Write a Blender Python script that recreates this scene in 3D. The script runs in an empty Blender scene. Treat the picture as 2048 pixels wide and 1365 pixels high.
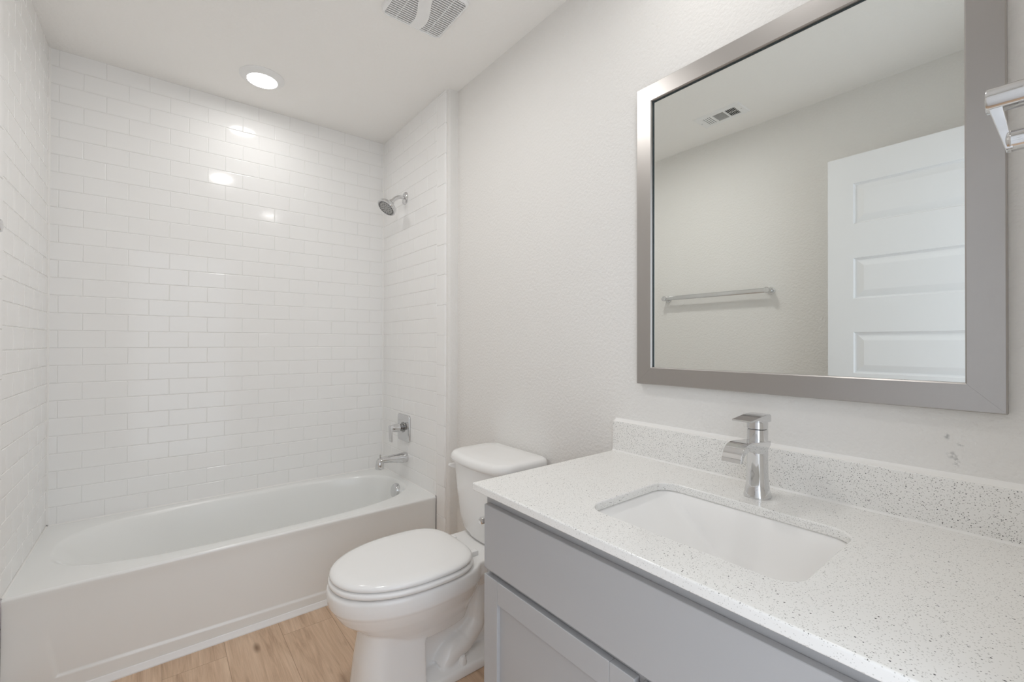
import bpy, bmesh, math, random
from mathutils import Vector, Matrix
random.seed(7)
S = bpy.context.scene
C = S.collection
PI = math.pi

# ------------------------------------------------------------------ camera, world, exposure
EYE = 1.17                                    # lens height above the floor
cam_d = bpy.data.cameras.new('camera'); cam = bpy.data.objects.new('camera', cam_d); C.objects.link(cam)
yaw, pitch, roll, fpx = math.radians(38.409), math.radians(0.26), math.radians(0.096), 887.84
F = Vector((math.sin(yaw)*math.cos(pitch), math.cos(yaw)*math.cos(pitch), math.sin(pitch)))
R = Vector((math.cos(yaw), -math.sin(yaw), 0)); U = R.cross(F)
c_, s_ = math.cos(roll), math.sin(roll)
R2 = c_*R + s_*U; U2 = -s_*R + c_*U
cam.matrix_world = Matrix(((R2.x, U2.x, -F.x, 0), (R2.y, U2.y, -F.y, 0), (R2.z, U2.z, -F.z, EYE), (0, 0, 0, 1)))
cam_d.sensor_fit = 'HORIZONTAL'; cam_d.sensor_width = 36.0; cam_d.lens = fpx/2048*36.0
cam_d.clip_start = 0.02; cam_d.clip_end = 60
S.camera = cam

DAY = 2.05                                    # daylight reaching the room through the doorway
LAMPS = (40.0, 132.0, 45.0)                   # radiance of the three ceiling light diffusers: tub, room, vanity
w = bpy.data.worlds.new('daylight'); S.world = w; w.use_nodes = True
bgn = w.node_tree.nodes['Background']
bgn.inputs[0].default_value = (0.84, 0.91, 1.0, 1); bgn.inputs[1].default_value = DAY
S.view_settings.view_transform = 'Standard'; S.view_settings.look = 'None'
S.view_settings.gamma = 1.0; S.view_settings.use_curve_mapping = False
S.view_settings.exposure = 0.10
S.cycles.max_bounces = 20; S.cycles.diffuse_bounces = 12; S.cycles.glossy_bounces = 8
S.cycles.sample_clamp_indirect = 6.0
S.cycles.use_denoising = True

# ------------------------------------------------------------------ dimensions (metres)
XR, XT, XL = 1.199, 1.138, -0.386             # vanity wall, tiled plumbing wall, left wall
YB, YJ, YT, YF = 2.783, 1.963, 2.071, -0.03   # back wall, wall jog, tub front, entry wall
ZC, ZT = 2.466, 0.366                         # ceiling, tub rim
ZK = 0.815                                    # counter top
XG = 1.1867                                   # mirror glass
TY = 1.44                                     # toilet centre line

# ------------------------------------------------------------------ materials
def nodes(name):
    m = bpy.data.materials.new(name); m.use_nodes = True
    n = m.node_tree.nodes; l = m.node_tree.links
    return m, n, l, n['Principled BSDF']
def plain(name, col, rough=0.5, metal=0.0, spec=0.5, coat=0.0):
    m, n, l, b = nodes(name)
    b.inputs['Base Color'].default_value = (*col, 1); b.inputs['Roughness'].default_value = rough
    b.inputs['Metallic'].default_value = metal; b.inputs['Specular IOR Level'].default_value = spec
    b.inputs['Coat Weight'].default_value = coat
    return m
def add_bump(m, scale, strength, dist, detail=3, coords='Object', stretch=None):
    n = m.node_tree.nodes; l = m.node_tree.links; b = n['Principled BSDF']
    tc = n.new('ShaderNodeTexCoord'); nz = n.new('ShaderNodeTexNoise'); bp = n.new('ShaderNodeBump')
    nz.inputs['Scale'].default_value = scale; nz.inputs['Detail'].default_value = detail
    src = tc.outputs[coords]
    if stretch:
        mp = n.new('ShaderNodeMapping'); mp.inputs['Scale'].default_value = stretch
        l.new(src, mp.inputs['Vector']); src = mp.outputs['Vector']
    l.new(src, nz.inputs['Vector']); l.new(nz.outputs['Fac'], bp.inputs['Height'])
    bp.inputs['Strength'].default_value = strength; bp.inputs['Distance'].default_value = dist
    l.new(bp.outputs['Normal'], b.inputs['Normal'])
    return m

WALLC = (0.785, 0.772, 0.75)
M = {}
M['paint'] = add_bump(plain('painted_drywall', WALLC, 0.75, spec=0.25), 95, 0.55, 0.004, 2)
M['ceiling'] = add_bump(plain('ceiling_paint', (0.905, 0.893, 0.87), 0.85, spec=0.15), 60, 0.35, 0.004, 2)
M['tile'] = plain('white_glazed_tile', (0.86, 0.855, 0.845), 0.09, spec=0.28)
M['grout'] = plain('white_grout', (0.80, 0.795, 0.78), 0.9, spec=0.1)
M['acrylic'] = plain('white_tub_acrylic', (0.83, 0.836, 0.824), 0.16, spec=0.5)
M['ceramic'] = plain('vitreous_china', (0.86, 0.855, 0.845), 0.05, spec=0.5)
M['plastic'] = plain('white_plastic', (0.86, 0.855, 0.845), 0.13, spec=0.5)
M['basin'] = plain('sink_china', (0.87, 0.86, 0.845), 0.07, spec=0.5)
M['chrome'] = plain('chrome', (0.71, 0.71, 0.715), 0.05, 1.0)
M['rubber'] = plain('grey_rubber', (0.16, 0.16, 0.16), 0.6)
M['white'] = plain('white_enamel', (0.86, 0.86, 0.855), 0.35, spec=0.4)
M['trim'] = plain('white_trim_paint', (0.84, 0.835, 0.83), 0.35, spec=0.4)
M['door'] = plain('white_door_paint', (0.80, 0.805, 0.815), 0.38, spec=0.4)
M['caulk'] = plain('white_caulk', (0.84, 0.83, 0.81), 0.5, spec=0.3)
M['cabinet'] = add_bump(plain('grey_cabinet_paint', (0.44, 0.44, 0.447), 0.42, spec=0.4), 40, 0.05, 0.002)
M['duct'] = plain('dark_duct', (0.10, 0.10, 0.095), 0.8, spec=0.1)
M['housing'] = plain('grey_fan_housing', (0.60, 0.595, 0.58), 0.6, spec=0.2)
M['mirror'] = plain('silvered_glass', (0.845, 0.865, 0.84), 0.0, 1.0)
M['mirror_edge'] = plain('mirror_edge', (0.05, 0.07, 0.075), 0.15)

def nickel():
    m, n, l, b = nodes('brushed_nickel')
    b.inputs['Base Color'].default_value = (0.445, 0.425, 0.41, 1); b.inputs['Metallic'].default_value = 1
    b.inputs['Roughness'].default_value = 0.36
    tc = n.new('ShaderNodeTexCoord'); mp = n.new('ShaderNodeMapping'); nz = n.new('ShaderNodeTexNoise'); bp = n.new('ShaderNodeBump')
    mp.inputs['Scale'].default_value = (1, 1, 1)
    nz.inputs['Scale'].default_value = 700; nz.inputs['Detail'].default_value = 2
    l.new(tc.outputs['UV'], mp.inputs['Vector']); l.new(mp.outputs['Vector'], nz.inputs['Vector'])
    mp.inputs['Scale'].default_value = (0.012, 1, 1)
    l.new(nz.outputs['Fac'], bp.inputs['Height']); bp.inputs['Strength'].default_value = 0.08; bp.inputs['Distance'].default_value = 0.001
    l.new(bp.outputs['Normal'], b.inputs['Normal'])
    return m
M['nickel'] = nickel()

def quartz():
    m, n, l, b = nodes('speckled_white_quartz')
    b.inputs['Roughness'].default_value = 0.16; b.inputs['Specular IOR Level'].default_value = 0.45
    tc = n.new('ShaderNodeTexCoord')
    base = n.new('ShaderNodeRGB'); base.outputs[0].default_value = (0.845, 0.835, 0.812, 1)
    col = base.outputs[0]
    for sc, keep, rad, c in ((420, 0.38, 0.34, (0.62, 0.61, 0.585, 1)), (330, 0.20, 0.30, (0.46, 0.45, 0.43, 1)),
                             (330, 0.050, 0.30, (0.22, 0.215, 0.205, 1)), (260, 0.016, 0.32, (0.10, 0.10, 0.10, 1))):
        v = n.new('ShaderNodeTexVoronoi'); v.inputs['Scale'].default_value = sc
        l.new(tc.outputs['Object'], v.inputs['Vector'])
        lt = n.new('ShaderNodeMath'); lt.operation = 'LESS_THAN'; lt.inputs[1].default_value = rad
        l.new(v.outputs['Distance'], lt.inputs[0])
        sp = n.new('ShaderNodeSeparateColor'); l.new(v.outputs['Color'], sp.inputs[0])
        l2 = n.new('ShaderNodeMath'); l2.operation = 'LESS_THAN'; l2.inputs[1].default_value = keep
        l.new(sp.outputs[0], l2.inputs[0])
        mu = n.new('ShaderNodeMath'); mu.operation = 'MULTIPLY'; l.new(lt.outputs[0], mu.inputs[0]); l.new(l2.outputs[0], mu.inputs[1])
        mx = n.new('ShaderNodeMix'); mx.data_type = 'RGBA'
        l.new(mu.outputs[0], mx.inputs[0]); l.new(col, mx.inputs[6]); mx.inputs[7].default_value = c
        col = mx.outputs[2]
    l.new(col, b.inputs['Base Color'])
    return m
M['quartz'] = quartz()

def wood():
    m, n, l, b = nodes('oak_look_plank')
    b.inputs['Roughness'].default_value = 0.42; b.inputs['Specular IOR Level'].default_value = 0.35
    tc = n.new('ShaderNodeTexCoord')
    rot = n.new('ShaderNodeMapping'); rot.inputs['Rotation'].default_value = (0, 0, PI/2)
    rot.inputs['Location'].default_value = (0.74, 0.18, 0)
    l.new(tc.outputs['Object'], rot.inputs['Vector'])
    br = n.new('ShaderNodeTexBrick')
    br.inputs['Scale'].default_value = 1.0; br.inputs['Brick Width'].default_value = 1.22; br.inputs['Row Height'].default_value = 0.19
    br.inputs['Mortar Size'].default_value = 0.0009; br.inputs['Mortar Smooth'].default_value = 0.3
    br.inputs['Color1'].default_value = (0.0, 0, 0, 1); br.inputs['Color2'].default_value = (1, 1, 1, 1); br.inputs['Mortar'].default_value = (0.5, 0.5, 0.5, 1)
    br.offset = 0.37
    l.new(rot.outputs['Vector'], br.inputs['Vector'])
    # stretched grain
    g = n.new('ShaderNodeMapping'); g.inputs['Scale'].default_value = (14, 1.3, 1)
    l.new(tc.outputs['Object'], g.inputs['Vector'])
    ad = n.new('ShaderNodeVectorMath'); ad.operation = 'MULTIPLY_ADD'
    l.new(br.outputs['Color'], ad.inputs[0]); ad.inputs[1].default_value = (7, 3, 5); l.new(g.outputs['Vector'], ad.inputs[2])
    nz = n.new('ShaderNodeTexNoise'); nz.inputs['Scale'].default_value = 2.2; nz.inputs['Detail'].default_value = 7; nz.inputs['Roughness'].default_value = 0.62
    nz.inputs['Distortion'].default_value = 0.8
    l.new(ad.outputs[0], nz.inputs['Vector'])
    rp = n.new('ShaderNodeValToRGB')
    rp.color_ramp.elements[0].position = 0.25; rp.color_ramp.elements[0].color = (0.40, 0.265, 0.175, 1)
    rp.color_ramp.elements[1].position = 0.68; rp.color_ramp.elements[1].color = (0.72, 0.54, 0.395, 1)
    e = rp.color_ramp.elements.new(0.46); e.color = (0.61, 0.435, 0.305, 1)
    l.new(nz.outputs['Fac'], rp.inputs['Fac'])
    # fine fibres
    g2 = n.new('ShaderNodeMapping'); g2.inputs['Scale'].default_value = (260, 7, 1)
    l.new(tc.outputs['Object'], g2.inputs['Vector'])
    n2 = n.new('ShaderNodeTexNoise'); n2.inputs['Scale'].default_value = 1.0; n2.inputs['Detail'].default_value = 3
    l.new(g2.outputs['Vector'], n2.inputs['Vector'])
    r2 = n.new('ShaderNodeValToRGB'); r2.color_ramp.elements[0].color = (0.90, 0.89, 0.88, 1); r2.color_ramp.elements[1].color = (1.04, 1.04, 1.04, 1)
    r2.color_ramp.elements[0].position = 0.3; r2.color_ramp.elements[1].position = 0.7
    l.new(n2.outputs['Fac'], r2.inputs['Fac'])
    mx = n.new('ShaderNodeMix'); mx.data_type = 'RGBA'; mx.blend_type = 'MULTIPLY'; mx.inputs[0].default_value = 1
    l.new(rp.outputs['Color'], mx.inputs[6]); l.new(r2.outputs['Color'], mx.inputs[7])
    # dark knots and checks
    g3 = n.new('ShaderNodeMapping'); g3.inputs['Scale'].default_value = (9, 3.2, 1); l.new(tc.outputs['Object'], g3.inputs['Vector'])
    v = n.new('ShaderNodeTexVoronoi'); v.inputs['Scale'].default_value = 1.0; l.new(g3.outputs['Vector'], v.inputs['Vector'])
    r3 = n.new('ShaderNodeValToRGB'); r3.color_ramp.elements[0].position = 0.03; r3.color_ramp.elements[0].color = (0.45, 0.40, 0.36, 1)
    r3.color_ramp.elements[1].position = 0.14; r3.color_ramp.elements[1].color = (1, 1, 1, 1)
    l.new(v.outputs['Distance'], r3.inputs['Fac'])
    mx3 = n.new('ShaderNodeMix'); mx3.data_type = 'RGBA'; mx3.blend_type = 'MULTIPLY'; mx3.inputs[0].default_value = 1
    l.new(mx.outputs[2], mx3.inputs[6]); l.new(r3.outputs['Color'], mx3.inputs[7])
    # joints
    mx4 = n.new('ShaderNodeMix'); mx4.data_type = 'RGBA'
    l.new(br.outputs['Fac'], mx4.inputs[0]); l.new(mx3.outputs[2], mx4.inputs[6]); mx4.inputs[7].default_value = (0.34, 0.23, 0.15, 1)
    l.new(mx4.outputs[2], b.inputs['Base Color'])
    return m
M['wood'] = wood()

def scuffed_paint():
    """the same wall paint with the few small grey scuffs low on the vanity wall"""
    m = add_bump(plain('scuffed_drywall', WALLC, 0.75, spec=0.25), 95, 0.55, 0.004, 2)
    n = m.node_tree.nodes; l = m.node_tree.links; b = n['Principled BSDF']
    tc = n.new('ShaderNodeTexCoord'); nz = n.new('ShaderNodeTexNoise'); nz.inputs['Scale'].default_value = 150; nz.inputs['Detail'].default_value = 3
    l.new(tc.outputs['Object'], nz.inputs['Vector'])
    tot = None
    for (y, z, ry, rz) in ((0.1515, 0.990, 0.0045, 0.006), (0.133, 0.977, 0.005, 0.004), (0.144, 0.955, 0.0075, 0.007), (0.1385, 0.943, 0.005, 0.010)):
        mp = n.new('ShaderNodeVectorMath'); mp.operation = 'SUBTRACT'; mp.inputs[1].default_value = (XR, y, z)
        l.new(tc.outputs['Object'], mp.inputs[0])
        sc = n.new('ShaderNodeVectorMath'); sc.operation = 'MULTIPLY'; sc.inputs[1].default_value = (0, 1/ry, 1/rz); l.new(mp.outputs[0], sc.inputs[0])
        ln = n.new('ShaderNodeVectorMath'); ln.operation = 'LENGTH'; l.new(sc.outputs[0], ln.inputs[0])
        mr = n.new('ShaderNodeMapRange'); mr.inputs[1].default_value = 1.3; mr.inputs[2].default_value = 0.4; l.new(ln.outputs['Value'], mr.inputs[0])
        if tot is None: tot = mr.outputs[0]
        else:
            mxx = n.new('ShaderNodeMath'); mxx.operation = 'MAXIMUM'; l.new(tot, mxx.inputs[0]); l.new(mr.outputs[0], mxx.inputs[1]); tot = mxx.outputs[0]
    rp = n.new('ShaderNodeMapRange'); rp.inputs[1].default_value = 0.45; rp.inputs[2].default_value = 0.60; l.new(nz.outputs['Fac'], rp.inputs[0])
    mu = n.new('ShaderNodeMath'); mu.operation = 'MULTIPLY'; l.new(tot, mu.inputs[0]); l.new(rp.outputs[0], mu.inputs[1])
    mx = n.new('ShaderNodeMix'); mx.data_type = 'RGBA'; l.new(mu.outputs[0], mx.inputs[0])
    mx.inputs[6].default_value = (*WALLC, 1); mx.inputs[7].default_value = (0.47, 0.47, 0.46, 1)
    l.new(mx.outputs[2], b.inputs['Base Color'])
    return m
M['paint_scuffed'] = scuffed_paint()

def glow(name, strength, col):
    m, n, l, b = nodes(name)
    b.inputs['Base Color'].default_value = (0.9, 0.9, 0.9, 1)
    b.inputs['Emission Color'].default_value = (*col, 1); b.inputs['Emission Strength'].default_value = strength
    return m

# ------------------------------------------------------------------ helpers
def obj(name, bm, mat, parent=None, smooth=None, bevel=0.0, seg=2, bang=40):
    """links bm as ONE mesh object; parts are stored relative to their thing's base point"""
    off = Vector((0, 0, 0))
    if parent is not None:
        q = parent
        while q is not None: off += q.location; q = q.parent
        bmesh.ops.translate(bm, verts=bm.verts, vec=-off)
    bmesh.ops.recalc_face_normals(bm, faces=bm.faces)
    me = bpy.data.meshes.new(name); bm.to_mesh(me); bm.free()
    o = bpy.data.objects.new(name, me); C.objects.link(o); me.materials.append(mat)
    if parent is not None: o.parent = parent
    if smooth is not None:
        me.shade_smooth()
        if smooth < 180: me.set_sharp_from_angle(angle=math.radians(smooth))
    if bevel:
        b = o.modifiers.new('edge', 'BEVEL'); b.width = bevel; b.segments = seg; b.limit_method = 'ANGLE'; b.angle_limit = math.radians(bang)
        b.harden_normals = True
        if smooth is None: me.shade_smooth(); me.set_sharp_from_angle(angle=math.radians(35))
    return o
def tag(o, label=None, cat=None, group=None, kind=None):
    if label: o['label'] = label
    if cat: o['category'] = cat
    if group: o['group'] = group
    if kind: o['kind'] = kind
    return o
def thing(name, label, cat, loc, group=None):
    o = bpy.data.objects.new(name, None); C.objects.link(o); o.location = loc; o.empty_display_size = 0.05
    return tag(o, label, cat, group)
def box(bm, x0, x1, y0, y1, z0, z1):
    v = [bm.verts.new(p) for p in ((x0,y0,z0),(x1,y0,z0),(x1,y1,z0),(x0,y1,z0),(x0,y0,z1),(x1,y0,z1),(x1,y1,z1),(x0,y1,z1))]
    for f in ((3,2,1,0),(4,5,6,7),(0,1,5,4),(1,2,6,5),(2,3,7,6),(3,0,4,7)): bm.faces.new([v[i] for i in f])
    return bm
def bx(*a): return box(bmesh.new(), *a)
def loft(bm, loops, cap0=True, cap1=True, closed=True):
    vs = [[bm.verts.new(p) for p in lp] for lp in loops]
    n = len(vs[0])
    for a, b in zip(vs, vs[1:]):
        for i in range(n if closed else n-1):
            j = (i+1) % n
            bm.faces.new((a[i], a[j], b[j], b[i]))
    if cap0: bm.faces.new(list(reversed(vs[0])))
    if cap1: bm.faces.new(vs[-1])
    return vs
def frame_axes(d):
    d = Vector(d).normalized(); a = Vector((0,0,1)) if abs(d.z) < 0.9 else Vector((0,1,0))
    u = d.cross(a).normalized(); v = d.cross(u).normalized()
    return d, u, v
def lathe(bm, base, axis, prof, n=40, cap0=True, cap1=True):
    """prof = [(distance along axis, radius)]"""
    d, u, v = frame_axes(axis); base = Vector(base)
    loft(bm, [[base + d*t + (u*math.cos(2*PI*i/n) + v*math.sin(2*PI*i/n))*r for i in range(n)] for t, r in prof], cap0, cap1)
    return bm
def cyl(bm, a, b, r, n=32, edge=0.0):
    a, b = Vector(a), Vector(b); L = (b-a).length
    pr = [(0, r), (L, r)] if not edge else [(0, r-edge), (edge*.3, r-edge*.3), (edge, r), (L-edge, r), (L-edge*.3, r-edge*.3), (L, r-edge)]
    return lathe(bm, a, b-a, pr, n)
def tube(bm, pts, rad, n=16):
    pts = [Vector(p) for p in pts]; loops = []
    d0 = (pts[1]-pts[0]).normalized(); _, u, v = frame_axes(d0); prev = d0
    for i, p in enumerate(pts):
        t = (pts[min(i+1, len(pts)-1)] - pts[max(i-1, 0)]).normalized()
        q = prev.rotation_difference(t); u = q @ u; v = q @ v; prev = t
        r = rad[i] if isinstance(rad, (list, tuple)) else rad
        loops.append([p + (u*math.cos(2*PI*k/n) + v*math.sin(2*PI*k/n))*r for k in range(n)])
    loft(bm, loops); return bm
def spline(pts, m=8):
    P = [Vector(p) for p in pts]; P = [2*P[0]-P[1]] + P + [2*P[-1]-P[-2]]; out = []
    for i in range(1, len(P)-2):
        for k in range(m):
            t = k/m
            out.append(0.5*((2*P[i]) + (-P[i-1]+P[i+1])*t + (2*P[i-1]-5*P[i]+4*P[i+1]-P[i+2])*t*t + (-P[i-1]+3*P[i]-3*P[i+1]+P[i+2])*t**3))
    out.append(P[-2]); return out
def rrect(cx, cy, hx, hy, r, n=8):
    """counter-clockwise rounded rectangle, 4*(n+1) points"""
    r = min(r, hx-1e-4, hy-1e-4); out = []
    for k, (sx, sy) in enumerate(((1,1),(-1,1),(-1,-1),(1,-1))):
        for i in range(n+1):
            a = k*PI/2 + i/n*PI/2
            out.append((cx + sx*(hx-r) + r*math.cos(a), cy + sy*(hy-r) + r*math.sin(a)))
    return out
def sgn(x): return -1 if x < 0 else 1
def superell(cx, cy, hx, hy, e, n=64):
    out = []
    for i in range(n):
        a = 2*PI*i/n; c, s = math.cos(a), math.sin(a)
        out.append((cx + hx*sgn(c)*abs(c)**(2/e), cy + hy*sgn(s)*abs(s)**(2/e)))
    return out
def z_loop(pts, z): return [(x, y, z) for x, y in pts]
def prism(bm, poly, place, d0, d1):
    """extrudes the 2-D polygon; place(a, b, d) gives the 3-D point"""
    loft(bm, [[place(a, b, d0) for a, b in poly], [place(a, b, d1) for a, b in poly]]); return bm

Z0 = z_loop
# ------------------------------------------------------------------ the room
o = obj('floor', bx(-0.55, 1.40, -0.20, 2.95, -0.10, 0.0), M['wood']); tag(o, 'light oak look plank floor', 'floor', kind='structure')
o = obj('ceiling', bx(-0.55, 1.40, -0.20, 2.95, ZC, ZC+0.1), M['ceiling']); tag(o, 'flat off white painted ceiling', 'ceiling', kind='structure')
XD = XT + 0.008                                # drywall plane behind the plumbing wall tile
rad = 0.014
arc = [(XD+rad - rad*math.sin(a), YJ+rad - rad*math.cos(a)) for a in [i*PI/2/8 for i in range(9)]]
poly = [(XR, -0.2), (XR, YJ)] + arc + [(XD, 2.95), (1.40, 2.95), (1.40, -0.2)]
wall_r = obj('wall_right', prism(bmesh.new(), poly, lambda a, b, d: (a, b, d), 0, ZC), M['paint_scuffed'], smooth=30)
tag(wall_r, 'off white textured wall behind vanity mirror and toilet, stepping out at the shower', 'wall', kind='structure')
wall_l = obj('wall_left', bx(-0.55, XL-0.007, -0.20, 2.95, 0, ZC), M['paint']); tag(wall_l, 'off white wall opposite the vanity, tiled beside the tub', 'wall', kind='structure')
wall_b = obj('wall_back', bx(XL-0.007, XD, YB+0.007, 2.95, 0, ZC), M['paint']); tag(wall_b, 'white tiled wall along the back of the tub', 'wall', kind='structure')
# entry wall with the open doorway
DX0, DX1, DZ = -0.200, 0.600, 2.075
bm = bmesh.new()
box(bm, XL-0.007, DX0, YF-0.12, YF, 0, ZC); box(bm, DX1, XR, YF-0.12, YF, 0, ZC); box(bm, DX0, DX1, YF-0.12, YF, DZ, ZC)
tag(obj('wall_front', bm, M['paint']), 'off white entry wall around the doorway', 'wall', kind='structure')
bm = bmesh.new()
cs = 0.057
box(bm, DX0-cs, DX0-0.004, YF, YF+0.012, 0, DZ+cs); box(bm, DX1+0.004, DX1+cs, YF, YF+0.012, 0, DZ+cs); box(bm, DX0-0.004, DX1+0.004, YF, YF+0.012, DZ+0.004, DZ+cs)
box(bm, DX1-0.012, DX1+0.004, YF-0.12, YF, 0, DZ); box(bm, DX0-0.004, DX0+0.012, YF-0.12, YF, 0, DZ); box(bm, DX0, DX1, YF-0.12, YF, DZ-0.012, DZ+0.004)
tag(obj('trim_1', bm, M['trim'], bevel=0.003), 'white casing around the doorway', 'trim', kind='structure')

# ---- glazed subway tile: every tile is its own raised, slightly tilted plate
PW, PH, GR = 0.1556, 0.0778, 0.0024
def tile(bm, P, u0, u1, v0, v1, h=0.007, ins=0.0024, wob=0.00009):
    """P(u, v, d): d = distance out of the wall; tiles lie between the grout lines"""
    u0 += GR*.32; u1 -= GR*.32; v0 += GR*.5; v1 -= GR*.5
    if u1-u0 < 0.006 or v1-v0 < 0.006: return
    j = [random.uniform(-wob, wob) for _ in range(4)]
    base = [P(u0,v0,0), P(u1,v0,0), P(u1,v1,0), P(u0,v1,0)]
    mid = [P(u0,v0,h-ins*.62+j[0]), P(u1,v0,h-ins*.62+j[1]), P(u1,v1,h-ins*.62+j[2]), P(u0,v1,h-ins*.62+j[3])]
    q = ins*.45
    md2 = [P(u0+q,v0+q,h-ins*.14+j[0]), P(u1-q,v0+q,h-ins*.14+j[1]), P(u1-q,v1-q,h-ins*.14+j[2]), P(u0+q,v1-q,h-ins*.14+j[3])]
    top = [P(u0+ins,v0+ins,h+j[0]), P(u1-ins,v0+ins,h+j[1]), P(u1-ins,v1-ins,h+j[2]), P(u0+ins,v1-ins,h+j[3])]
    loft(bm, [base, mid, md2, top], cap0=False)
def field(bm, P, U0, U1, V0, V1, start_even, start_odd):
    k = 0; v = V0
    while v < V1-0.004:
        v1 = min(v+PH, V1); u = start_even if k % 2 == 0 else start_odd
        while u > U0: u -= PW
        while u < U1:
            a, b = max(u, U0), min(u+PW, U1)
            if b-a > 0.004: tile(bm, P, a, b, v, v1)
            u += PW
        v = v1; k += 1
GD = 0.0012                                     # how far the grout lies behind the tile face, minus bevel
def wall_tiles(parent, P, U0, U1, V0, V1, e, o_):
    bm = bmesh.new(); field(bm, P, U0, U1, V0, V1, e, o_)
    t = obj('tile_surround', bm, M['tile'], parent)
    bm = bmesh.new(); g = 0.0056
    loft(bm, [[P(U0,V0,0), P(U1,V0,0), P(U1,V1,0), P(U0,V1,0)], [P(U0,V0,g), P(U1,V0,g), P(U1,V1,g), P(U0,V1,g)]])
    obj('grout', bm, M['grout'], parent)
    return t
wall_tiles(wall_b, lambda u, v, d: (u, YB+0.007-d, v), XL, XT, ZT, ZC, -0.355, -0.276)
wall_tiles(wall_l, lambda u, v, d: (XL-0.007+d, u, v), 2.073, YB, ZT, ZC, 2.205, 2.127)
wall_tiles(wall_r, lambda u, v, d: (XD-d-0.001, u, v), 2.073, YB, ZT, ZC, 2.100, 2.178)
bm = bmesh.new(); r = 0.006
for cx_, sx in ((XL, 1), (XT, -1)):
    prism(bm, [(cx_-sx*0.006, YB+0.006), (cx_+sx*r, YB+0.006), (cx_+sx*r, YB-0.0002), (cx_+sx*r*.4, YB-r*.4), (cx_-sx*0.0002, YB-r), (cx_-sx*0.006, YB-r)], lambda a, b, d: (a, b, d), ZT+0.006, ZC)
obj('corner_caulk', bm, M['caulk'], wall_b, smooth=50)
# bullnose tiles down the open edges of both end walls
def bullnose(parent, X0, sx, y0, y1):
    bm = bmesh.new(); z = 0.0; g = GR/2
    edges = [0.0, 0.12]
    while edges[-1] < ZC - 0.001: edges.append(min(edges[-1]+PW, ZC))
    for a, b in zip(edges, edges[1:]):
        a += g; b -= g; r = 0.0075; h = 0.008; yy0 = y0; yy1 = y1-g
        prof = [(yy1, 0), (yy1, h-0.0013), (yy1-0.0013, h)] + [(yy0+r-r*math.sin(t), h-r+r*math.cos(t)) for t in [i*PI/2/6 for i in range(7)]] + [(yy0, 0)]
        e = 0.0013
        loft(bm, [[(X0+sx*d*(1 if d < h*.6 else .86), y, a) for y, d in prof], [(X0+sx*d, y, a+e) for y, d in prof], [(X0+sx*d, y, b-e) for y, d in prof], [(X0+sx*d*(1 if d < h*.6 else .86), y, b) for y, d in prof]])
    obj('bullnose_grout', bx(min(X0, X0+sx*0.0062), max(X0, X0+sx*0.0062), y0+0.004, y1, 0, ZC), M['grout'], parent)
    return obj('bullnose_tile', bm, M['tile'], parent, smooth=30)
bullnose(wall_r, XD, -1, 1.986, 2.073)
bullnose(wall_l, XL-0.007, 1, 1.986, 2.073)

# ---- baseboards
def board(name, x0, x1, y0, y1, label):
    return tag(obj(name, bx(x0, x1, y0, y1, 0, 0.083), M['trim'], bevel=0.004), label, 'baseboard', kind='structure')
board('baseboard_right', XR-0.013, XR, 0.945, YJ, 'white baseboard behind the toilet')
board('baseboard_left', XL-0.007, XL+0.006, YF+0.012, 1.985, 'white baseboard under the towel bar')
# shoe strip at the foot of the tub
bm = bmesh.new()
prism(bm, [(YT-0.012, 0), (YT-0.012, 0.004), (YT-0.0105, 0.006), (YT-0.004, 0.022), (YT+0.001, 0.024), (YT+0.001, 0)], lambda a, b, d: (d, a, b), XL-0.006, XT+0.004)
tag(obj('trim_2', bm, M['trim'], smooth=30), 'white strip between tub apron and plank floor', 'trim', kind='structure')

# ---- open door leaf, five recessed panels, seen in the mirror
door = thing('door_1', 'white five panel door standing open against the left wall', 'door', (-0.217, YF, 0.0)); door['kind'] = 'structure'
Dx1, Dx0, Dy0, Dy1, Dz0, Dz1 = -0.200, -0.235, YF+0.003, 0.745, 0.010, 2.064
def door_leaf():
    bm = bmesh.new()
    cuts = [(1.737, 1.930), (1.382, 1.576), (1.030, 1.225), (0.678, 0.873), (0.260, 0.520)]
    pa, pb = Dy0+0.105, Dy1-0.102
    for X, s in ((Dx1, 1), (Dx0, -1)):
        ys = [Dy0, pa, pb, Dy1]; zs = [Dz0] + sorted([z for c in cuts for z in c]) + [Dz1]
        for i in range(3):
            for k in range(len(zs)-1):
                y0, y1, z0, z1 = ys[i], ys[i+1], zs[k], zs[k+1]
                if i == 1 and any(abs(z0-c[0]) < 1e-6 for c in cuts):
                    def ring(m, d): return [(X-s*d, y0+m, z0+m), (X-s*d, y1-m, z0+m), (X-s*d, y1-m, z1-m), (X-s*d, y0+m, z1-m)]
                    loft(bm, [ring(0, 0), ring(0.005, 0.009), ring(0.010, 0.0105), ring(0.038, 0.0020), ring(0.041, 0.0015)], cap0=False)
                else:
                    bm.faces.new([bm.verts.new(p) for p in ((X,y0,z0),(X,y1,z0),(X,y1,z1),(X,y0,z1))])
    for q in (((Dx0,Dy0,Dz0),(Dx1,Dy0,Dz0),(Dx1,Dy0,Dz1),(Dx0,Dy0,Dz1)), ((Dx0,Dy1,Dz0),(Dx1,Dy1,Dz0),(Dx1,Dy1,Dz1),(Dx0,Dy1,Dz1)),
              ((Dx0,Dy0,Dz0),(Dx1,Dy0,Dz0),(Dx1,Dy1,Dz0),(Dx0,Dy1,Dz0)), ((Dx0,Dy0,Dz1),(Dx1,Dy0,Dz1),(Dx1,Dy1,Dz1),(Dx0,Dy1,Dz1))):
        bm.faces.new([bm.verts.new(p) for p in q])
    bmesh.ops.remove_doubles(bm, verts=bm.verts, dist=1e-5)
    return bm
obj('door_panel', door_leaf(), M['door'], door)
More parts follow.
